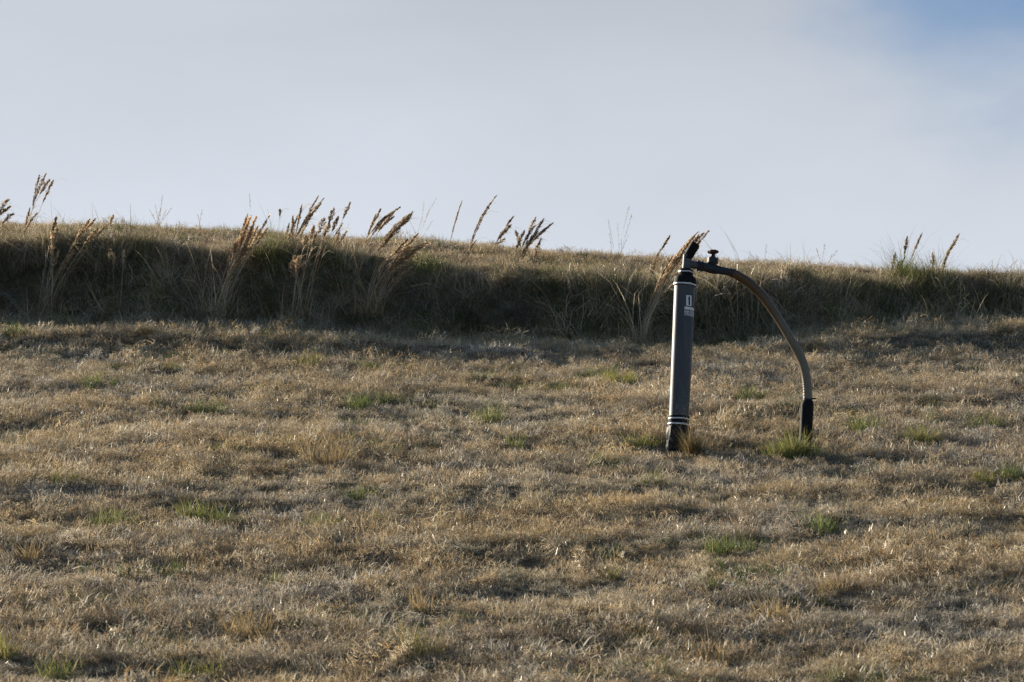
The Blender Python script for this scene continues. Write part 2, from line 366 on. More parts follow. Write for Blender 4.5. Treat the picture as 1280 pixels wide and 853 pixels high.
LG = [(.17, .22, .055, 5), (.27, .31, .09, 4), (.09, .12, .035, 2), (.42, .35, .20, 3)]
YG = [(.38, .36, .10, 4), (.25, .27, .06, 3), (.36, .28, .12, 2)]
GREEN_TUFTS = (
    ('bright green tuft in the upper left of the slope, below a darker patch', 262, 517, 46, 17, LG, 420),
    ('long low green tuft near the left edge just below the bank shadow', 125, 484, 50, 13, LG, 330),
    ('green tuft left of the smaller one beside it, upper slope left of centre', 442, 512, 42, 14, LG, 360),
    ('dark green tuft forming the right half of a pair, upper slope left of centre', 491, 505, 36, 13, LG, 330),
    ('compact vivid green tuft standing alone at the centre of the upper slope', 612, 531, 32, 18, LG, 380),
    ('small green tuft close below the bank shadow, left of centre', 462, 462, 34, 12, LG, 260),
    ('green tuft just under the bank shadow, first left of the standpipe pair', 730, 473, 32, 12, LG, 260),
    ('wide olive tuft under the bank shadow, nearest left of the standpipe', 782, 480, 56, 16, YG, 420),
    ('dark low tuft right of centre two steps below the bank shadow', 703, 489, 42, 10, LG, 240),
    ('small tuft at the bank shadow edge left of centre, palest green', 383, 456, 34, 12, YG, 220),
    ('olive tuft immediately left of the foot of the standpipe', 806, 560, 40, 13, YG, 300),
    ('sparse green sprigs on the slope below the centre', 650, 560, 26, 16, LG, 120),
    ('large pale green tuft with straw blades, lower left of the slope', 258, 650, 74, 20, YG + LG, 620),
    ('dark green tuft near the left edge, left of the large pale one', 131, 658, 60, 17, LG, 430),
    ('small green tuft left of centre below the round golden one', 447, 622, 44, 14, LG, 230),
    ('wide flat green tuft in the lower right of the slope', 918, 690, 70, 16, LG, 460),
    ('small green sprout with broad leaves, lower slope below the standpipe', 766, 722, 20, 18, YG, 30),
    ('sparse green blades above the broad leaved sprout', 762, 698, 30, 14, LG, 150),
    ('dark green round tuft right of the hose stub', 1074, 541, 44, 18, LG, 480),
    ('olive tuft further right of the hose stub beside a rusty patch', 1148, 552, 42, 18, YG, 360),
    ('green tuft near the right edge of the upper slope', 1228, 533, 46, 16, LG, 300),
    ('small green tuft between the two tufts right of the hose stub and the bank', 1165, 528, 30, 12, LG, 180),
    ('green tuft cut by the right edge of the photo', 1268, 598, 48, 16, LG, 380),
    ('yellow green tuft near the right edge left of the cut one', 1222, 604, 28, 13, YG, 160),
    ('low green tuft behind and between the standpipe and the hose', 938, 500, 54, 13, LG, 330),
    ('scattered green sprigs right of the lower right green tuft', 1032, 664, 46, 22, LG, 190),
    ('tall bright green tuft at the foot of the black hose stub', 981, 569, 44, 22, LG + YG + [(.36,.28,.16,2)], 900),
    ('shaded green tuft right of the black hose stub foot', 1018, 570, 30, 12, LG, 220),
    ('green tuft on the bottom edge of the photo, far left', 70, 846, 50, 22, LG + YG, 260),
    ('pale green tuft on the bottom edge of the photo, left of centre', 250, 848, 56, 20, YG, 260),
)
GOLD_TUFTS = (
    ('round golden brown tuft with a dark shaded side, left of centre', 412, 580, 50, 22, GOLD, 620),
    ('loose straw-gold tuft touching the round golden one on its left', 383, 574, 46, 20, GOLD, 330),
    ('orange low tuft under the upper left green tuft', 250, 553, 70, 13, GOLD, 360),
    ('yellow tuft at the left edge near the bottom', 8, 824, 30, 26, YG, 260),
    ('golden tuft near the bottom edge below the centre', 524, 818, 44, 26, YG + GOLD, 330),
    ('orange gold tuft in the lower middle of the slope', 530, 762, 32, 26, GOLD, 240),
    ('orange gold tuft low on the left of centre', 318, 795, 54, 26, GOLD, 320),
    ('straw gold tuft low on the right of centre', 962, 772, 48, 24, GOLD, 300),
    ('orange tuft in the lower right corner area', 1045, 742, 36, 22, GOLD, 220),
    ('orange gold tufts at the bottom right of centre', 890, 828, 56, 26, GOLD, 320),
    ('small orange tuft below the hose stub shadow', 1160, 632, 30, 12, GOLD, 170),
    ('gold tuft low at the left, below the dark green tuft', 38, 700, 40, 20, GOLD, 240),
)
TUFT_SPOTS = [(a[1], a[2], a[3]) for a in GREEN_TUFTS + GOLD_TUFTS]
lib = {}
def make_lib(key, specs):
    c = bpy.data.collections.new('grass_kit_' + key)
    for i, s in enumerate(specs):
        Vv, Ff, Cc = blades(seed=hash_seed(key, i), **s)
        o = mesh_obj('grass_kit_%s_%02d' % (key, i), Vv, Ff, M_grass, bc=Cc, link=False)
        c.objects.link(o)
    lib[key] = (c, len(specs))
def hash_seed(k, i): return sum(ord(ch) * 31 for ch in k) + i * 101
thatch = dict(n=290, rad=.17, h=.043, hvar=.45, width=.0031, lean=1.1, curl=1.9, pal=DRY, segs=2)
litter = dict(n=220, rad=.16, h=.046, hvar=.5, width=.0042, lean=1.38, curl=.9, pal=[(.50,.45,.36,4),(.62,.58,.50,2),(.36,.30,.22,4)], segs=2)
tuft = dict(n=125, rad=.095, h=.046, hvar=.35, width=.0026, lean=.85, curl=2.2, pal=DRY)
gold = dict(n=70, rad=.06, h=.062, hvar=.3, width=.0028, lean=.4, curl=.6, pal=GOLD)
green = dict(n=70, rad=.07, h=.07, hvar=.3, width=.0032, lean=.5, curl=.6, pal=GREEN)
make_lib('field', [thatch] * 3 + [litter] * 2 + [tuft] * 5 + [gold] * 2 + [green] * 2)
shag = dict(n=75, rad=.13, h=.27, hvar=.4, width=.0052, lean=.4, curl=2.2, pal=TALL, segs=4, wind=(.25, -.15))
shagg = dict(n=75, rad=.12, h=.25, hvar=.3, width=.005, lean=.35, curl=1.7, pal=GREEN + [(.22, .18, .11, 5)], segs=4, wind=(.25, -.1))
mixed = dict(n=80, rad=.10, h=.14, hvar=.35, width=.0045, lean=.5, curl=1.0, pal=MIXG, segs=3)
strands = dict(n=20, rad=.16, h=.40, hvar=.35, width=.0070, lean=.5, curl=1.9, pal=[(.60, .54, .42, 3), (.42, .35, .24, 4)], segs=5, wind=(.3, -.1))
make_lib('bank', [shag] * 4 + [shagg] * 3 + [mixed] * 3 + [strands] * 2)

def scatter(name, key, pts, ix, scl, tint, label, tilt=.2, yaw=np.pi):
    n = len(pts)
    me = bpy.data.meshes.new(name); me.vertices.add(n)
    me.vertices.foreach_set('co', pts.astype(np.float32).ravel())
    def attr(nm, ty, field, dat, dt=np.float32):
        a = me.attributes.new(nm, ty, 'POINT'); a.data.foreach_set(field, np.asarray(dat, dt).ravel())
    rot = np.stack([rng.normal(0, tilt, n), rng.normal(0, tilt, n), rng.uniform(-yaw, yaw, n)], 1)
    attr('rot', 'FLOAT_VECTOR', 'vector', rot); attr('scl', 'FLOAT', 'value', scl); attr('ix', 'INT', 'value', ix, np.int32)
    attr('tint', 'FLOAT_COLOR', 'color', np.concatenate([tint, np.ones((n, 1))], 1))
    me.materials.append(M_grass)
    o = bpy.data.objects.new(name, me); COL.objects.link(o)
    ng = bpy.data.node_groups.new('scatter_' + name, 'GeometryNodeTree')
    ng.interface.new_socket('Geometry', in_out='INPUT', socket_type='NodeSocketGeometry')
    ng.interface.new_socket('Geometry', in_out='OUTPUT', socket_type='NodeSocketGeometry')
    n_ = ng.nodes.new; l = ng.links.new
    gi = n_('NodeGroupInput'); go = n_('NodeGroupOutput')
    ci = n_('GeometryNodeCollectionInfo'); ci.inputs['Collection'].default_value = lib[key][0]
    ci.inputs['Separate Children'].default_value = True; ci.inputs['Reset Children'].default_value = True
    ip = n_('GeometryNodeInstanceOnPoints'); ip.inputs['Pick Instance'].default_value = True
    def na(nm, ty):
        q = n_('GeometryNodeInputNamedAttribute'); q.data_type = ty; q.inputs['Name'].default_value = nm
        return q.outputs['Attribute']
    l(gi.outputs[0], ip.inputs['Points']); l(ci.outputs[0], ip.inputs['Instance'])
    l(na('ix', 'INT'), ip.inputs['Instance Index'])
    e2r = n_('FunctionNodeEulerToRotation'); l(na('rot', 'FLOAT_VECTOR'), e2r.inputs[0]); l(e2r.outputs[0], ip.inputs['Rotation'])
    l(na('scl', 'FLOAT'), ip.inputs['Scale']); l(ip.outputs[0], go.inputs[0])
    md = o.modifiers.new('scatter', 'NODES'); md.node_group = ng
    tag(o, label, 'grass', kind='stuff')
    return o

def sample(y0, y1, dens, margin=2.0):
    """uniform points over the part of the slope the camera and its neighbourhood see"""
    A = (y1 - y0); wmax = .19 * y1 + margin
    n = int(A * 2 * wmax * dens)
    x = rng.uniform(-wmax, wmax, n); y = rng.uniform(y0, y1, n)
    k = np.abs(x) < .19 * y + margin
    return x[k], y[k]

# mown field
LOW = []      # (x, y, rx, ry, scale): places where the mown grass is thinner or pushed aside
def low(u, v, rx, ry, f):
    q = G(u, v); LOW.append((q.x, q.y, rx, ry, f))
def keep_low(x, y):
    o = np.ones(len(x))
    for (a, b, rx, ry, f) in LOW:
        d = ((x - a) / rx) ** 2 + ((y - b) / ry) ** 2
        o = np.where(d < 1, np.minimum(o, f + (1 - f) * d), o)
    return o
low(847, 570, .28, .9, .12); low(1006, 566, .22, .7, .25); low(1050, 580, .35, .5, .5); low(905, 574, .35, .5, .5)
for (u, v, wpx) in TUFT_SPOTS: low(u, v + 2, wpx / F * 23 * .65 + .05, .38, .45)
x, y = sample(13.2, 33.5, 150)
yf, yl, zl, s2, yc, zc, te, yr = profile(x)
k = y < yf + .1
x, y, yf, yr = x[k], y[k], yf[k], yr[k]
patch_t = fbm(x * 1.1, y * 1.6, 41, 3)              # where tufts stand up
patch_g = fbm(x * 1.3 + 9, y * 2.0, 51, 3)
patch_o = fbm(x * 1.6 + 4, y * 2.4, 61, 3)
u_ = rng.uniform(0, 1, len(x))
near_bank = np.clip((y - (yr - .3)) / 1.2, 0, 1)
ix = rng.integers(0, 5, len(x))
ix = np.where(u_ < .30 + .7 * patch_t, rng.integers(5, 10, len(x)), ix)
ix = np.where((patch_o > .34) & (u_ < .30), rng.integers(10, 12, len(x)), ix)
pg = (patch_g > .40) & (u_ > .55)
ix = np.where(pg, rng.integers(12, 14, len(x)), ix)
ix = np.where((rng.uniform(0, 1, len(x)) < .42 * near_bank), rng.integers(12, 14, len(x)), ix)  # greener mix by the bank, its darker colour also dims the half-lit strip
fine = fbm(x * 2.6, y * 2.6, 201, 3)
scl = rng.uniform(.6, 1.25, len(x)) * (1 + .4 * patch_t) * (1 + .45 * near_bank) * (1 + .45 * fine)
mat_ = fbm(x * .9 + 20, y * 1.5, 221, 3) > .26          # matted, flattened places
ix = np.where(mat_ & (rng.uniform(0, 1, len(x)) < .75), rng.integers(3, 5, len(x)), ix)
scl = np.where(mat_, scl * .7, scl)
scl = scl.clip(.35, 1.5) * keep_low(x, y)
tn = 1 + .24 * fbm(x * .8, y * 1.2, 71, 3) + .28 * fbm(x * 3.1, y * 3.1, 211, 2) + rng.normal(0, .14, len(x))  # finer noise puts grey-brown shadow mottling into the tint
warm = .05 + fbm(x * .6 + 7, y * .9, 81, 2) * .18 + rng.normal(0, .05, len(x))
tint = np.stack([tn * (1 + warm * .4), tn, tn * (1 - warm)], 1).clip(.4, 1.8)
scatter('mown_grass', 'field', np.stack([x, y, height(x, y)], 1), ix, scl, tint,
        'dry mown straw-coloured grass covering the slope in front of the bank', tilt=.32)

# bank: shaggy uncut grass on face, foot and lip
x, y = sample(29.6, 35.5, 230)
yf, yl, zl, s2, yc, zc, te, yr = profile(x)
k = (y > yf - .6) & (y < yl + .75 + .5 * fbm(x * .7, y * .7, 91, 2))
x, y, yf, yl = x[k], y[k], yf[k], yl[k]
u_ = rng.uniform(0, 1, len(x)); lipd = (y - yl)
patch_g = fbm(x * .8, y * .8, 101, 3)
ix = rng.integers(0, 4, len(x))
ix = np.where(u_ < .22 + .8 * patch_g, rng.integers(4, 7, len(x)), ix)
ix = np.where(rng.uniform(0, 1, len(x)) < .22 + .5 * np.clip((yf - y + .1) / .4, 0, 1), rng.integers(7, 10, len(x)), ix)
ix = np.where((rng.uniform(0, 1, len(x)) < .24), rng.integers(10, 12, len(x)), ix)
clear = np.ones(len(x))
for (cu, cv) in ((60, 350), (143, 358), (272, 362), (372, 366), (464, 368), (799, 408), (1122, 352), (500, 366), (430, 380), (10, 372)):
    q = G(cu, cv); wv_ = .34 if cu in (272, 372, 464, 60) else .2
    inn = (np.abs(x - q.x - .1) < wv_) & (y < q.y + .1) & (y > q.y - .8)
    clear = np.where(inn, .66, clear)
scl = clear * rng.uniform(.55, 1.2, len(x)) * (1 + .8 * fbm(x * 1.5, y * 1.5, 111, 2)).clip(.55, 2) * np.where(y < yf, .75, 1) * np.where(lipd > .0, .62, 1)
tn = 1.0 + .75 * fbm(x * 1.6, y * 1.6, 121, 3) + rng.normal(0, .12, len(x))
tint = np.stack([tn, tn, tn * rng.uniform(.85, 1.1, len(x))], 1).clip(.35, 1.6)
scatter('bank_grass', 'bank', np.stack([x, y, height(x, y)], 1), ix, scl, tint,
        'shaggy uncut brown and green grass hanging over the shaded terrace bank', tilt=.38, yaw=1.3)

# hilltop beyond the bank
x, y = sample(32.0, 44.0, 110)
yf, yl, zl, s2, yc, zc, te, yr = profile(x)
k = (y > yl + .35)
x, y, yc = x[k], y[k], yc[k]
u_ = rng.uniform(0, 1, len(x)); patch_g = fbm(x * .9, y * .9, 131, 3)
ix = np.where(u_ < .45, rng.integers(0, 5, len(x)), rng.integers(5, 10, len(x)))
ix = np.where(u_ > .93, rng.integers(10, 12, len(x)), ix)
ix = np.where(rng.uniform(0, 1, len(x)) < .10 + .5 * patch_g, rng.integers(12, 14, len(x)), ix)
scl = rng.uniform(.7, 1.5, len(x)) * (1 + .4 * patch_g)
tn = .90 + .3 * fbm(x * .8, y * .8, 141, 3) + rng.normal(0, .12, len(x))
tint = np.stack([tn * 1.03, tn * .98, tn * .93], 1).clip(.4, 1.8)
scatter('hilltop_grass', 'field', np.stack([x, y, height(x, y)], 1), ix, scl, tint,
        'short dry tan grass on the hilltop between the bank and the sky', tilt=.2)

# ------------------------------------------------------------------ tubes
def frame(t):
    t = t.normalized(); a = Vector((0, 1, 0)) if abs(t.y) < .9 else Vector((1, 0, 0))
    n1 = t.cross(a).normalized(); return n1, t.cross(n1).normalized()
def tube(path, radii, seg=24, cap=True, wob=None):
    V = []; Fc = []; n = len(path)
    for i, p in enumerate(path):
        t = (path[min(i + 1, n - 1)] - path[max(i - 1, 0)])
        a, b = frame(t)
        for k in range(seg):
            an = 2 * math.pi * k / seg
            r = radii[i] * (1 + (wob(i, k) if wob else 0))
            V.append(p + a * (math.cos(an) * r) + b * (math.sin(an) * r))
    for i in range(n - 1):
        for k in range(seg):
            k2 = (k + 1) % seg
            Fc.append((i * seg + k, i * seg + k2, (i + 1) * seg + k2, (i + 1) * seg + k))
    if cap:
        Fc.append(tuple(range(seg))[::-1]); Fc.append(tuple((n - 1) * seg + k for k in range(seg)))
    return V, Fc
def bez(p0, p1, p2, n):
    return [p0 * (1 - t) ** 2 + p1 * 2 * t * (1 - t) + p2 * t * t for t in [i / n for i in range(n + 1)]]
def sm(o, ang=35):
    me = o.data
    me.polygons.foreach_set('use_smooth', [True] * len(me.polygons))
    me.set_sharp_from_angle(angle=R(ang))
    return o

# ------------------------------------------------------------------ the gas wellhead
WY = 23.32
base = P(847.5, 562, WY); base.z = gz(base.x, WY) - .01
PX = 1 / (F / (WY * cp + base.z * sp))       # metres per photo pixel at the well
ofs = base
def W(u, v, dy=0.0):          # local point of the wellhead for a photo pixel
    return P(u, v, WY + dy) * ((WY) / WY) - ofs
root = empty('gas_wellhead', base)
tag(root, 'grey standpipe numbered 1 with valve and brown hose arching to a black ground stub', 'pipe')
def part(name, path, radii, mat, parent=None, seg=32, cap=True, wob=None, ang=35):
    V, Fc = tube(path, radii, seg, cap, wob)
    o = mesh_obj(name, V, Fc, mat, parent if parent is not None else root)
    return sm(o, ang)
def lathe_between(name, pts, mat, parent=None, seg=32, **k):
    return part(name, [W(u, v) for u, v, r in pts], [r * PX for u, v, r in pts], mat, parent, seg, **k)
def ax(v):                     # axis of the leaning casing
    return 856.0 + (848.3 - 856.0) * (v - 356) / (530 - 356)
def crad(v): return 13.3 + (12.4 - 13.3) * (v - 356) / (530 - 356)

casing = lathe_between('casing', [(ax(v), v, crad(v)) for v in np.linspace(352, 540, 14)], M_casing, seg=48)
# lower sleeve: black rubber with two bright bands over a tarred, dirty boot
lathe_between('lower_sleeve', [(ax(v), v, r) for v, r in ((520.6, 12.4), (521, 13.0), (528, 13.1), (533, 13.2), (536, 13.2))], M_rubber, seg=40)
wb = lambda i, k: .05 * math.sin(k * .9 + i * 1.3) + .035 * math.sin(k * 2.3 - i * .7)
lathe_between('tarred_boot', [(ax(533), 533, 12.6), (ax(536), 535.5, 13.7), (847.2, 541, 13.7), (846.9, 547, 13.9), (846.7, 553, 13.8), (846.5, 560, 13.9), (846.3, 574, 14.0)], M_boot, seg=40, wob=wb)
def band(v, r, h, u=None, parent=None, tilt=0):
    uu = ax(v) if u is None else u
    c = W(uu, v); up = (W(uu + (856 - 848.3) / (530 - 356) * h, v - h) - c).normalized()
    if tilt: up = (up + Vector((tilt, 0, 0))).normalized()
    rr = r * PX; hh = h * PX
    path = [c - up * hh * .5, c - up * hh * .42, c - up * hh * .1, c + up * hh * .1, c + up * hh * .42, c + up * hh * .5]
    o = part('clamp_band', path, [rr - .001, rr, rr + .0006, rr + .0006, rr, rr - .001], M_clamp, seg=40)
    # worm screw housing
    s = -1 if h < 2 else 1
    a = math.radians(-70)
    q = c + Vector((math.cos(a) * rr, math.sin(a) * rr, 0))
    t = Vector((-math.sin(a), math.cos(a), 0))
    b = part('clamp_screw', [q - t * .014, q - t * .012, q + t * .012, q + t * .018], [.004, .006, .006, .003], M_clamp, o, seg=10)
    return o
band(524.6, 13.5, 1.7); band(531.4, 13.8, 2.2, tilt=.03)
# top reducer
lathe_between('reducer_coupling', [(856.1, 358.5, 13.9), (856.2, 357, 14.2), (856.4, 350.5, 14.3), (856.6, 347.5, 13.6), (856.9, 345.2, 10.6), (857.2, 343.5, 9.2), (857.4, 339, 9.0), (857.5, 337.5, 8.6), (857.6, 336.6, 7.0)], M_rubber, seg=40)
band(356.8, 14.6, 1.9, u=856.1, tilt=.04)
band(340.8, 9.4, 1.5, u=857.4, tilt=.03)
# riser
lathe_between('riser_pipe', [(857.8, 338, 5.6), (858.6, 330, 5.6), (859.2, 322, 5.7), (859.4, 319, 5.7)], M_pipe)
lathe_between('tee_branch', [(858.8, 330.2, 5.0), (864, 330.8, 5.0), (871, 331.8, 5.0), (873, 332.2, 5.0)], M_pipe)
cap = part('angled_cap', [W(858.9, 324.2), W(859.7, 321.6), W(860.6, 320.2), W(865, 312.6), W(869.4, 305), W(869.45, 304.9), W(869.4, 305), W(867.6, 308.2)],
           [5.7 * PX, 5.8 * PX, 6.0 * PX, 6.0 * PX, 6.0 * PX, 5.2 * PX, 5.0 * PX, 5.0 * PX], M_rubber)
# flange rings and valve
lathe_between('union_ring', [(871.2, 332, 5.4), (871.6, 332, 7.0), (874.4, 332.6, 7.2), (874.8, 332.6, 6.0), (876.2, 333, 6.0), (876.6, 333, 7.0), (878.6, 333.4, 6.8), (879, 333.4, 5.6)], M_valve)
for (u, v) in ((875.4, 327.2), (874.2, 339.6), (883.4, 328.8)):
    c = W(u, v, -.03)
    part('bolt', [c - Vector((.009, 0, 0)), c - Vector((.007, 0, 0)), c + Vector((.007, 0, 0)), c + Vector((.009, 0, 0))], [.004, .0065, .0065, .004], M_bolt, seg=6)
vb = lathe_between('valve_body', [(878, 333.2, 5.2), (882, 334.2, 5.8), (886, 335, 6.2), (890, 336, 6.4), (895, 337.1, 5.9), (900, 338, 4.9), (906, 339.2, 4.8), (911, 340.2, 4.8), (912, 340.4, 5.2), (914, 340.9, 5.2), (914.4, 341, 4.6), (919, 342.8, 4.4)], M_valve)
lathe_between('valve_bonnet', [(889.6, 335, 5.6), (890.2, 331, 4.9), (890.4, 329.4, 4.8), (890.5, 329.2, 6.9), (890.8, 325.6, 7.3), (890.9, 322.8, 6.8), (891, 322.2, 4.4), (891, 320.8, 3.4), (891.1, 319.6, 2.9), (891.2, 316, 2.6)], M_valve, seg=8, ang=20)
hub = W(891.3, 315)
hw = []
def wheel(i, k): return .10 * math.cos(k * 6 * 2 * math.pi / 36)
part('handwheel', [hub - Vector((0, 0, 2.2 * PX)), hub - Vector((0, 0, 1.7 * PX)), hub, hub + Vector((0, 0, 1.5 * PX)), hub + Vector((0, 0, 2.2 * PX))],
     [3.8 * PX, 6.0 * PX, 6.8 * PX, 6.1 * PX, 4.0 * PX], M_handle, seg=36, wob=wheel)

# hose: ribbed flexible tube
hp = [(914.5, 340.8), (921, 344.0), (934.7, 352.6), (945, 361.8), (954.5, 372.0), (964, 385.2), (973.6, 399.6), (982.5, 414.2), (991.2, 429.4), (998.4, 442), (1004, 455), (1007.6, 470), (1009.2, 485), (1009.6, 504)]
ctrl = [W(u, v, -.0) for u, v in hp]
def catmull(c, n):
    out = []
    cc_ = [c[0] * 2 - c[1]] + c + [c[-1] * 2 - c[-2]]
    for i in range(1, len(cc_) - 2):
        p0, p1, p2, p3 = cc_[i - 1:i + 3]
        for k in range(n):
            t = k / n
            out.append(.5 * ((2 * p1) + (-p0 + p2) * t + (2 * p0 - 5 * p1 + 4 * p2 - p3) * t * t + (-p0 + 3 * p1 - 3 * p2 + p3) * t ** 3))
    out.append(c[-1]); return out
hpath = catmull(ctrl, 36)
rad = [(5.6 + .07 * math.sin(i * 2 * math.pi / 7.0) + .25 * math.sin(i * .02)) * PX for i in range(len(hpath))]
hose = part('hose', hpath, rad, M_hose, seg=28, ang=180)
def hclamp(i, name='hose_clamp', r=6.0, mat=M_clamp, par=hose):
    p = hpath[i]; t = (hpath[i + 1] - hpath[i - 1]).normalized()
    return part(name, [p - t * .007, p - t * .005, p + t * .005, p + t * .007], [r * PX * .97, r * PX, r * PX, r * PX * .97], mat, par, seg=28)
hclamp(10, r=5.9, mat=M_valve)
hc = hclamp(len(hpath) - 8, r=6.0, mat=M_valve)
q = hpath[-9]
part('clamp_screw', [q + Vector((.030, -.028, .0)), q + Vector((.034, -.028, 0)), q + Vector((.062, -.03, .004)), q + Vector((.068, -.03, .004))], [.007, .008, .006, .003], M_rubber, hc, seg=8)
# black stub that the hose drops into
sb_ = G(1006, 557)
stub = lathe_between('ground_stub', [(1009.5, 500.5, 5.4), (1009.6, 501.5, 6.6), (1009.4, 504.2, 7.6), (1009, 507.5, 8.1), (1008.4, 520, 8.2), (1007.6, 535, 8.1), (1006.6, 550, 8.0), (1006, 562, 8.1), (1005.6, 574, 8.2)], M_rubber, seg=36, wob=lambda i, k: .025 * math.sin(k * .7 + i))

# stickers follow the curve of the casing
def sticker(name, u0, u1, v0, v1, mat, lift, parent=casing, skew=0.0, poly=None):
    V = []; Fc = []; nu, nv = 10, 6
    def pt(u, v):
        c = W(ax(v), v); r = crad(v) * PX + lift
        s = max(-.985, min(.985, (u - ax(v)) / crad(v))); an = math.asin(s)
        return c + Vector((math.sin(an) * r, -math.cos(an) * r, 0))
    if poly is None:
        for j in range(nv + 1):
            for i in range(nu + 1):
                a = i / nu; b = j / nv
                V.append(pt(u0 + (u1 - u0) * a, v0 + (v1 - v0) * b + skew * a))
        for j in range(nv):
            for i in range(nu):
                k = j * (nu + 1) + i; Fc.append((k, k + nu + 1, k + nu + 2, k + 1))
    else:
        V = [pt(u, v) for u, v in poly]; Fc = [tuple(range(len(V)))[::-1]]
    return mesh_obj(name, V, Fc, mat, parent)
st = sticker('number_sticker', 857.0, 863.8, 371.8, 384.8, M_label, .0012)
sticker('digit', 0, 0, 0, 0, M_ink, .0022, parent=st, poly=[(861.7, 372.9), (861.8, 384.0), (859.9, 384.0), (859.8, 376.4), (859.3, 376.8), (859.2, 375.2), (860.2, 374.3), (860.5, 372.9)])
sticker('info_sticker', 854.9, 867.2, 386.0, 389.3, M_label, .0012, skew=.6)
lb = sticker('faded_sticker', 854.6, 867.4, 389.9, 396.8, M_label2, .0012, skew=1.0)
lb['label'] = 'torn greyed sticker below the white one'

# ------------------------------------------------------------------ plume grass
HEADC = np.array([(.48, .35, .22), (.32, .22, .13), (.64, .51, .35), (.22, .15, .09)])
STEMC = np.array([(.60, .49, .33), (.46, .34, .20), (.72, .63, .47)])  # straw lightened so stalks in the bank's shade look sunlit
def strip(path, w0, w1, col, side=None):
    """flat tapering ribbon, slightly creased"""
    n = len(path); V = []; Fc = []
    for i, p in enumerate(path):
        t = path[min(i + 1, n - 1)] - path[max(i - 1, 0)]
        a, b = frame(t); s = a * .8 + b * .6 if side is None else side
        wd = w0 + (w1 - w0) * i / (n - 1)
        V += [p - s * wd * .5, p + s * wd * .5]
    for i in range(n - 1): Fc.append((2 * i, 2 * i + 1, 2 * i + 3, 2 * i + 2))
    C = [(*col, 1)] * len(V)
    return V, Fc, C
class MB:
    def __init__(s): s.V = []; s.F = []; s.C = []
    def add(s, V, Fc, C):
        b = len(s.V); s.V += list(V); s.F += [tuple(i + b for i in f) for f in Fc]; s.C += list(C)
    def build(s, name, mat, parent): return mesh_obj(name, s.V, s.F, mat, parent, bc=s.C)
def stem_col(): return tuple(STEMC[random.randrange(3)] * random.uniform(.7, 1.2))
def make_stalk(parent, o, base_l, tip_l, bend, head, hw, style='plume', sw=.0075, leaves=2, hc=1.0):
    """one stem from ground to tip with its seed head"""
    d = tip_l - base_l
    ctrl_ = base_l + Vector((d.x * (.5 - bend), d.y * .4, d.z * (.5 + bend * .55)))
    path = bez(base_l, ctrl_, tip_l, 26)
    ln = sum((path[i + 1] - path[i]).length for i in range(26))
    m = MB(); c = stem_col()
    V, Fc = tube(path, [sw * .5 * (1 - .45 * i / 26) for i in range(27)], 5, False)
    m.add(V, Fc, [(*c, 1)] * len(V))
    for k in range(leaves):        # dry leaves clasping the stem
        i = random.randint(3, 23); p = path[i]; t = (path[i + 1] - path[i]).normalized()
        az = random.uniform(0, 6.28); sd = Vector((math.cos(az), math.sin(az), 0)); l = random.uniform(.10, .26)
        pp = [p, p + t * l * .35 + sd * l * .10, p + t * l * .62 + sd * l * .28 + Vector((.02, 0, 0)), p + t * l * .75 + sd * l * .5 + Vector((.05, 0, -l * .25))]
        m.add(*strip(pp, .006, .0015, tuple(np.array(stem_col()) * random.uniform(.6, 1.1))))
    st_ = m.build('stem', M_plume, parent)
    # head
    nh = min(24, max(4, int(26 * head * 1.25 / ln))); i0 = 26 - nh
    hm = MB(); pts = path[i0:]; cum = len(pts) - 1
    V, Fc = tube(pts, [sw * .5] * len(pts), 4, False); hm.add(V, Fc, [(*(HEADC[0] * hc), 1)] * len(V))
    N_ = {'plume': 150, 'thin': 26, 'dense': 260}[style] if head > .12 else 80
    tone = random.uniform(.75, 1.2) * hc; ph = random.uniform(0, 6)
    for k in range(N_):
        f = random.random() ** .9; q = f * cum; i = min(int(q), cum - 1); p = pts[i].lerp(pts[i + 1], q - i); t = (pts[i + 1] - pts[i]).normalized()
        env = 1.35 * hw * (.30 + .70 * min(1, f * 1.9)) * (1 - max(0, f - .62) * 1.9) * (.6 + .5 * math.sin(f * 9 + ph) ** 2)
        az = random.uniform(0, 6.28); a, b = frame(t); sd = a * math.cos(az) + b * math.sin(az)
        l = random.uniform(.020, .045) if style != 'thin' else random.uniform(.01, .022)
        s0 = p + sd * env * random.uniform(0, .35); s1 = s0 + t * l * .95 + sd * env * random.uniform(.3, 1.0)
        sm_ = s0.lerp(s1, .5) + sd * env * .2
        wv = random.uniform(.0032, .0068) if style != 'thin' else .0028
        s_ = (a * math.sin(az + 1.5) + b * math.cos(az + .4)).normalized()
        colr = HEADC[random.randrange(4)] * tone * random.uniform(.7, 1.3)
        C = [(*colr, 1)] * 4
        hm.add([s0, sm_ - s_ * wv, s1, sm_ + s_ * wv], [(0, 1, 2, 3)], C)
        if style == 'thin':
            e_ = s_ * .0009; hm.add([p - e_, p + e_, s0 + e_, s0 - e_], [(0, 1, 2, 3)], C)
    hm.build('seed_head', M_plume, st_)
def basal(parent, n, rad_, h, pal, wind=(.35, -.05), width=.006, curl=1.3, lean=.25, name='leaves', segs=5, hvar=.35, mat=None):
    V, Fc, C = blades(n, rad_, h, hvar, width, lean, curl, pal, random.randint(0, 99999), wind=wind, segs=segs)
    return mesh_obj(name, V, Fc, mat or M_plume, parent, bc=C)
TAWNY = [(.56, .43, .27, 4), (.70, .58, .40, 3), (.38, .27, .15, 2)]  # leaf colours lightened, sunlit look for sheaves standing in shade
ORANGE = [(.38, .22, .10, 4), (.56, .40, .22, 3), (.24, .15, .08, 2)]
GRP = 'tall plume grass clumps along the bank'
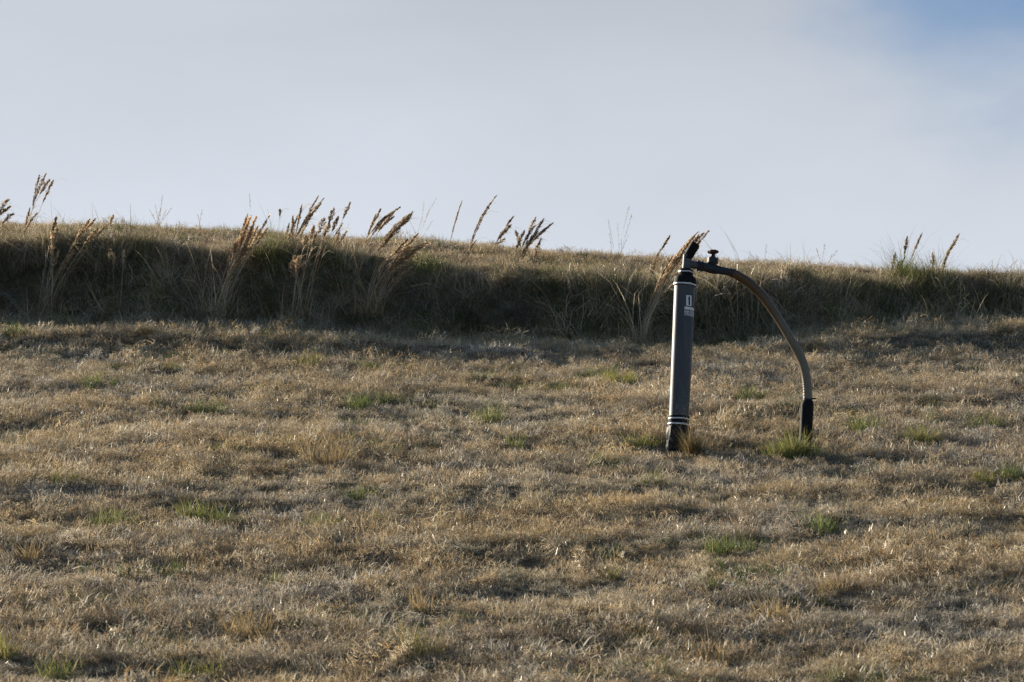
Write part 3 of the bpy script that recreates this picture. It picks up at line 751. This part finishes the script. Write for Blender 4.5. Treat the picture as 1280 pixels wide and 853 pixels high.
def clump(label, bu, bv, tips, spread=.06, head=.26, hw=.018, bend=.12, style='plume', leaves=4, nbasal=0, bh=.3, bpal=TAWNY, sw=.0075,
          extra=0, hc=1.0, name='plume_grass', cat='tall grass', grp=GRP, yoff=0.0, jit=.03):  # raised hc lightens head colour so shaded sheaves look sunlit
    b = G(bu, bv); y = b.y + yoff
    if yoff: b = Vector((ray_x(bu, bv) * y, y, gz(ray_x(bu, bv) * y, y)))
    r = empty(name, b - Vector((0, 0, .02)))
    tag(r, label, cat, grp)
    o = r.location
    all_t = list(tips)
    for k in range(extra):
        a = random.choice(tips); c = random.choice(tips); f = random.random()
        all_t.append((a[0] * f + c[0] * (1 - f) + random.uniform(-6, 4), a[1] * f + c[1] * (1 - f) + random.uniform(2, 22)))
    for t in all_t:
        tp = P(t[0], t[1], y + random.uniform(-.12, .12)) - o
        bx = Vector((random.uniform(-spread, spread), random.uniform(-spread, spread) * .7, 0))
        if len(t) > 2:                # a stem rooted a little aside
            q = P(t[2], bv, y); bx = Vector((q.x - o.x, random.uniform(-.04, .04), 0))
        bx.z = gz(o.x + bx.x, o.y + bx.y) - o.z - .02
        make_stalk(r, o, bx, tp, bend * random.uniform(.9, 2.2), head * random.uniform(.65, 1.3), hw * random.uniform(.7, 1.45), style, sw, leaves, hc)
    if nbasal:
        basal(r, int(nbasal * .45), spread * 1.8 + .03, bh, bpal, hvar=.5, lean=.3)
        basal(r, int(nbasal * .55), spread * 3.4 + .05, bh * .6, bpal + TALL, hvar=.6, lean=.7, curl=2.0, name='withered_leaves', wind=(.3, -.3))
    return r

clump('low plume stalks leaning in from the left edge of the photo, heads at hill level', -10, 300, [(10, 250), (12, 259), (16, 268), (-4, 256)], head=.2, bend=.2, hw=.022)
clump('tallest dark plumes at the far left, four upright heads with wispy leaves', 30, 303, [(49, 221), (57, 218), (61, 226), (66, 227), (46, 267), (37, 262)], head=.30, bend=.10, hw=.02, leaves=3, nbasal=40, bh=.22, hc=.95)
clump('tawny sheaf on the left bank face spreading from a reddish base, heads bending right', 60, 350, [(70, 273, 48), (67, 282, 50), (112, 275), (118, 275), (132, 282), (104, 284), (122, 286), (64, 312), (72, 318), (84, 322)],
      spread=.09, head=.24, nbasal=200, bh=.50, yoff=-.32, bpal=TAWNY + ORANGE, hc=1.3, bend=.08, extra=3)
clump('single short stalk with one dark head just right of the left bank sheaf', 135, 303, [(141, 271)], head=.1, hw=.02, leaves=1)
clump('three short straight stalks in the dark bank shade on the left', 143, 358, [(137, 313, 135), (142, 319, 142), (155, 315, 150)], head=.12, hw=.018, leaves=1, bend=.03, yoff=-.32, hc=1.4)
clump('fine pale wiry seed stalks on the skyline right of the left plumes', 196, 292, [(203, 245), (194, 256), (215, 260), (201, 260), (187, 262), (208, 262), (198, 270)], style='thin', head=.26, hw=.012, sw=.003, leaves=0, name='wiry_grass', bend=.05)
clump('big tawny sheaf of many stalks leaning right from the bank foot, left of centre', 272, 362, [(309, 270), (313, 272), (320, 272), (336, 271), (316, 281), (322, 284), (306, 286), (300, 296), (310, 300), (298, 308), (292, 320), (304, 316)],
      spread=.12, head=.30, hw=.02, nbasal=340, bh=.62, yoff=-.32, bend=.05, extra=20, hc=1.5)  # heads coloured lighter in place of sun on the sheaf
clump('lone slim upright stalk on the skyline beside the green hump', 346, 300, [(350, 263)], head=.12, hw=.016, leaves=1, bend=.03)
clump('dark spiky plume cluster on the skyline above the middle of the left bank', 358, 318, [(397, 247), (404, 249), (400, 256), (377, 258), (391, 261), (390, 270), (366, 272), (361, 281), (384, 280), (374, 268)],
      spread=.08, head=.32, hw=.015, bend=.08, leaves=3, nbasal=60, bh=.25, hc=.95)
clump('rust-brown bushy heads rising from a ragged clump on the bank face', 372, 366, [(417, 262), (422, 273), (411, 281), (405, 275), (392, 284), (383, 296), (395, 292), (368, 322), (364, 330), (380, 330), (374, 322)],
      spread=.11, head=.16, hw=.034, bend=.10, nbasal=240, bh=.50, yoff=-.32, bpal=ORANGE + TAWNY, hc=1.1)
clump('thin tall stalk with smaller heads right of the rust-brown bushy heads', 411, 318, [(437, 255), (427, 281), (433, 290), (424, 291)], head=.18, hw=.014, bend=.05)
clump('airy group of slim grey-brown heads left of the thick dark plume', 452, 320, [(475, 263), (469, 270), (499, 260), (495, 262), (486, 268), (480, 272), (491, 272), (477, 279)],
      spread=.08, head=.26, hw=.014, bend=.08, nbasal=50, bh=.22, leaves=2)
clump('thickest dark plume leaning hard right on the skyline left of centre', 463, 326, [(515, 266), (514, 270), (511, 275), (513, 268)], spread=.04, head=.5, hw=.030, bend=.08, style='dense', leaves=2, hc=.85)
clump('arched pale-gold sheaf bowing right low on the bank, left of centre', 464, 368, [(522, 293), (535, 304), (531, 307), (527, 309), (515, 303), (509, 300), (519, 313), (504, 312), (517, 326), (498, 322)],
      spread=.09, head=.34, hw=.018, bend=.26, nbasal=280, bh=.52, yoff=-.32, bpal=TAWNY + ORANGE, extra=8, hc=1.2)
clump('very fine branching weed against the sky right of the thickest plume', 522, 302, [(545, 248), (536, 263), (528, 271), (511, 274), (540, 277), (530, 252)], style='thin', head=.3, hw=.02, sw=.0018, leaves=0, name='branching_weed', bend=.02)
clump('single dark upright stalk alone on the skyline just left of the tall twin stalks', 563, 312, [(577, 253)], head=.38, hw=.011, leaves=1, bend=.06)
clump('tall twin stalks with long slender heads, centre of the skyline', 583, 324, [(620, 245), (616, 251), (594, 302)], spread=.03, head=.5, hw=.012, leaves=2, bend=.12, hc=.95)
clump('leaning stalk topped by a dark blunt head, with two small stalks under it', 612, 320, [(641, 272), (638, 282), (631, 289), (630, 299)], spread=.05, head=.16, hw=.018, bend=.08, hc=.85)
clump('fan of dark ragged heads right of centre on the skyline', 648, 332, [(645, 290), (655, 290), (669, 273), (679, 275), (690, 280), (682, 286), (672, 290), (665, 296), (676, 300, 666), (668, 283)],
      spread=.09, head=.28, hw=.020, bend=.10, nbasal=50, bh=.22, hc=.95)
clump('tall hair-thin branching weed on the skyline left of the standpipe', 770, 345, [(787, 255), (760, 274), (772, 279), (786, 293), (777, 300), (762, 292), (790, 268)], style='thin', head=.3, hw=.014, sw=.0020, leaves=0, name='branching_weed', bend=.02)
clump('slim dark stalk with knotted head left of the sheaf by the standpipe', 808, 352, [(836, 297), (819, 329), (826, 312)], head=.22, hw=.014, leaves=1, bend=.06, hc=.85)
clump('long tawny sheaf reaching from the bank foot to behind the top of the standpipe', 799, 408, [(885, 290), (879, 292), (873, 294), (868, 297), (862, 303), (872, 291), (852, 312), (846, 318), (838, 330), (832, 342), (840, 322)],
      spread=.07, head=.34, hw=.018, bend=.12, nbasal=180, bh=.62, yoff=-.30, extra=6, hc=1.1)
clump('pair of dark upright heads with short ones below, on the right skyline', 1122, 352, [(1134, 297), (1119, 318, 1112), (1152, 293, 1130), (1131, 322), (1124, 328)], spread=.05, head=.24, hw=.016, bend=.05, leaves=1, hc=.95)
clump('rightmost plume, one bold leaning head with a stub beside it', 1172, 350, [(1198, 294), (1188, 310), (1182, 324), (1195, 300), (1166, 318, 1166)], spread=.05, head=.26, hw=.020, bend=.05, leaves=1)
for lab, bu, bv, tips in (('single hair-thin stalk standing above the big tawny sheaf', 311, 298, [(312, 243)]),
                          ('two faint thin stalks on the skyline left of the big tawny sheaf', 250, 294, [(247, 268), (253, 262)]),
                          ('faint wiry stalks on the skyline above the middle of the hose', 950, 334, [(958, 306), (944, 318), (936, 314)]),
                          ('small wiry weeds on the skyline between the hose and the right plumes', 1030, 338, [(1021, 312), (1031, 305), (1040, 318), (1047, 313)]),
                          ('tiny wiry stalks on the skyline at the far right', 1245, 345, [(1252, 318), (1240, 326), (1272, 325)])):
    clump(lab, bu, bv, tips, style='thin', head=.18, hw=.012, sw=.0022, leaves=0, name='wiry_grass', spread=.05, bend=.03)

# bent fallen stalks
def arch(label, pts, w=.006, head=0.0, col=(.50, .45, .36)):
    g0 = G(*pts[0]); y = g0.y
    r = empty('bent_stalk', g0); tag(r, label, 'grass stalk', 'pale bent stalks on the bank')
    for strand in range(2):
        c = [P(u + strand * 1.5, v + strand * 5 * (1 if i else 0), y - .25 * (0 if i == 0 else 1)) - g0 for i, (u, v) in enumerate(pts)]
        pth = catmull(c, 8); m = MB()
        V, Fc = tube(pth, [w * .5 * (1 - .5 * i / len(pth)) for i in range(len(pth))], 5, False)
        m.add(V, Fc, [(*(np.array(col) * random.uniform(.7, 1)), 1)] * len(V))
        s_ = m.build('stem', M_plume, r)
        if head and strand == 0:
            hm = MB(); seg_ = pth[int(len(pth) * (1 - head)):]
            for k in range(90):
                q = random.random() * (len(seg_) - 1.01); i = int(q); p = seg_[i].lerp(seg_[i + 1], q - i); t = (seg_[i + 1] - seg_[i]).normalized()
                sd = Vector((random.uniform(-1, 1), random.uniform(-1, 1), random.uniform(-1, 1))).normalized()
                e = p + t * .03 + sd * .014; s2_ = sd.cross(t).normalized() * .004
                hm.add([p, p.lerp(e, .5) - s2_, e, p.lerp(e, .5) + s2_], [(0, 1, 2, 3)], [(*(np.array(col) * random.uniform(.8, 1.2)), 1)] * 4)
            hm.build('seed_head', M_plume, s_)
arch('pale arched stalk with feathery end bowing right in the bank shade, left of centre', [(487, 368), (500, 362), (520, 357), (537, 355), (549, 360)], head=.6)
arch('two pale stalks bent left from the foot of the arched sheaf', [(450, 368), (440, 367), (428, 376), (413, 392)], w=.007)
arch('pale stalks arching down at the left edge of the photo', [(-8, 364), (8, 368), (24, 384), (36, 398)], w=.008)
arch('thin stalk bent right in the shade below the three short stalks', [(205, 372), (216, 356), (228, 350), (238, 351)], w=.006, head=.3)
arch('long thin pale stalk lying across the bank behind the standpipe', [(800, 398), (825, 386), (850, 388), (900, 388), (925, 392)], w=.004)

# ------------------------------------------------------------------ tufts in the field
TG = 'green tufts in the mown slope'; TO = 'golden dry tufts in the mown slope'
def tuft_thing(label, u, v, wpx, hpx, pal, n, grp, name='grass_tuft', wind=(.15, 0), curl=.8, width=.0042):
    b = G(u, v); s = (b.y * cp + b.z * sp) / F
    r_ = wpx * .5 * s
    V = []; Fc = []; C = []; off = 0
    k = max(3, int(wpx / 6))
    for j in range(k):
        ox = random.uniform(-.8, .8) * r_; oy = random.uniform(-.7, .7) * r_
        if random.random() < .3: ox *= 1.2; oy *= 1.3
        v_, f_, c_ = blades(int(n / k * random.uniform(.5, 1.7)), min(.10, r_ * .7) * random.uniform(.6, 1.3), hpx * s * random.uniform(.7, 1.45), .4, width, .5, curl, pal, random.randint(0, 99999), wind=wind)
        v_ = v_ + np.array([ox, oy, gz(b.x + ox, b.y + oy) - b.z])
        V.append(v_); Fc += [tuple(i + off for i in q) for q in f_]; C.append(c_); off += len(v_)
    o = mesh_obj(name, np.concatenate(V), Fc, M_tuft, bc=np.concatenate(C), loc=b)
    tag(o, label, 'grass tuft', grp)
for a in GREEN_TUFTS: tuft_thing(*a, TG, width=.016 if 'broad leaves' in a[0] else .0042)
for a in GOLD_TUFTS: tuft_thing(*a[:6], int(a[6] * .65), TO)
tuft_thing('brown dry tuft leaning on the right foot of the standpipe', 868, 568, 20, 28, [(.20, .15, .07, 4), (.12, .10, .04, 3), (.28, .2, .1, 2)], 420, None)
tuft_thing('low dry tuft in front of the foot of the standpipe', 846, 572, 34, 6, DRY, 220, None)
GB = 'green humps of uncut grass on the bank lip'
for a in (('dark green hump of uncut grass on the bank lip beside the big tawny sheaf', 335, 326, 60, 30, GREEN, 900),
          ('green hump of uncut grass under the right skyline plumes', 1152, 358, 64, 36, GREEN, 1000),
          ('green hump on the bank lip below the fan of ragged heads', 700, 352, 60, 20, GREEN, 600),
          ('green hump on the bank lip right of the arched sheaf', 540, 344, 70, 24, GREEN, 800),
          ('mossy green hump on the left bank lip', 195, 322, 60, 18, GREEN, 500),
          ('bright green blades low on the bank at the far right', 1245, 395, 60, 22, LG, 500)): tuft_thing(*a, GB, curl=1.2)

# dead twigs
def twig(label, u0, v0, u1, v1, r=.006):
    a = G(u0, v0); s = (a.y * cp + a.z * sp) / F
    b = Vector(((u1 - u0) * s, -.02, (v0 - v1) * s * 1.0))
    m_ = b * .5 + Vector((.006, 0, .008))
    V, Fc = tube([Vector((0, 0, -.02)), b * .25 + Vector((-.003, 0, 0)), m_, b * .8, b], [r * .8, r, r * .9, r * .8, r * .4], 7)
    o = mesh_obj('twig', V, Fc, M_twig, loc=a); sm(o, 60); tag(o, label, 'twig', 'bleached dead twigs')
twig('bleached twig sticking up in the upper left, left one of a close pair', 180, 520, 174, 504)
twig('bleached twig sticking up in the upper left, right one of a close pair', 212, 523, 203, 514)
twig('short pale straw stub near the bottom right corner', 1143, 812, 1136, 800, .005)
twig('pale straw lying flat at the right edge near the bottom', 1262, 790, 1284, 793, .004)
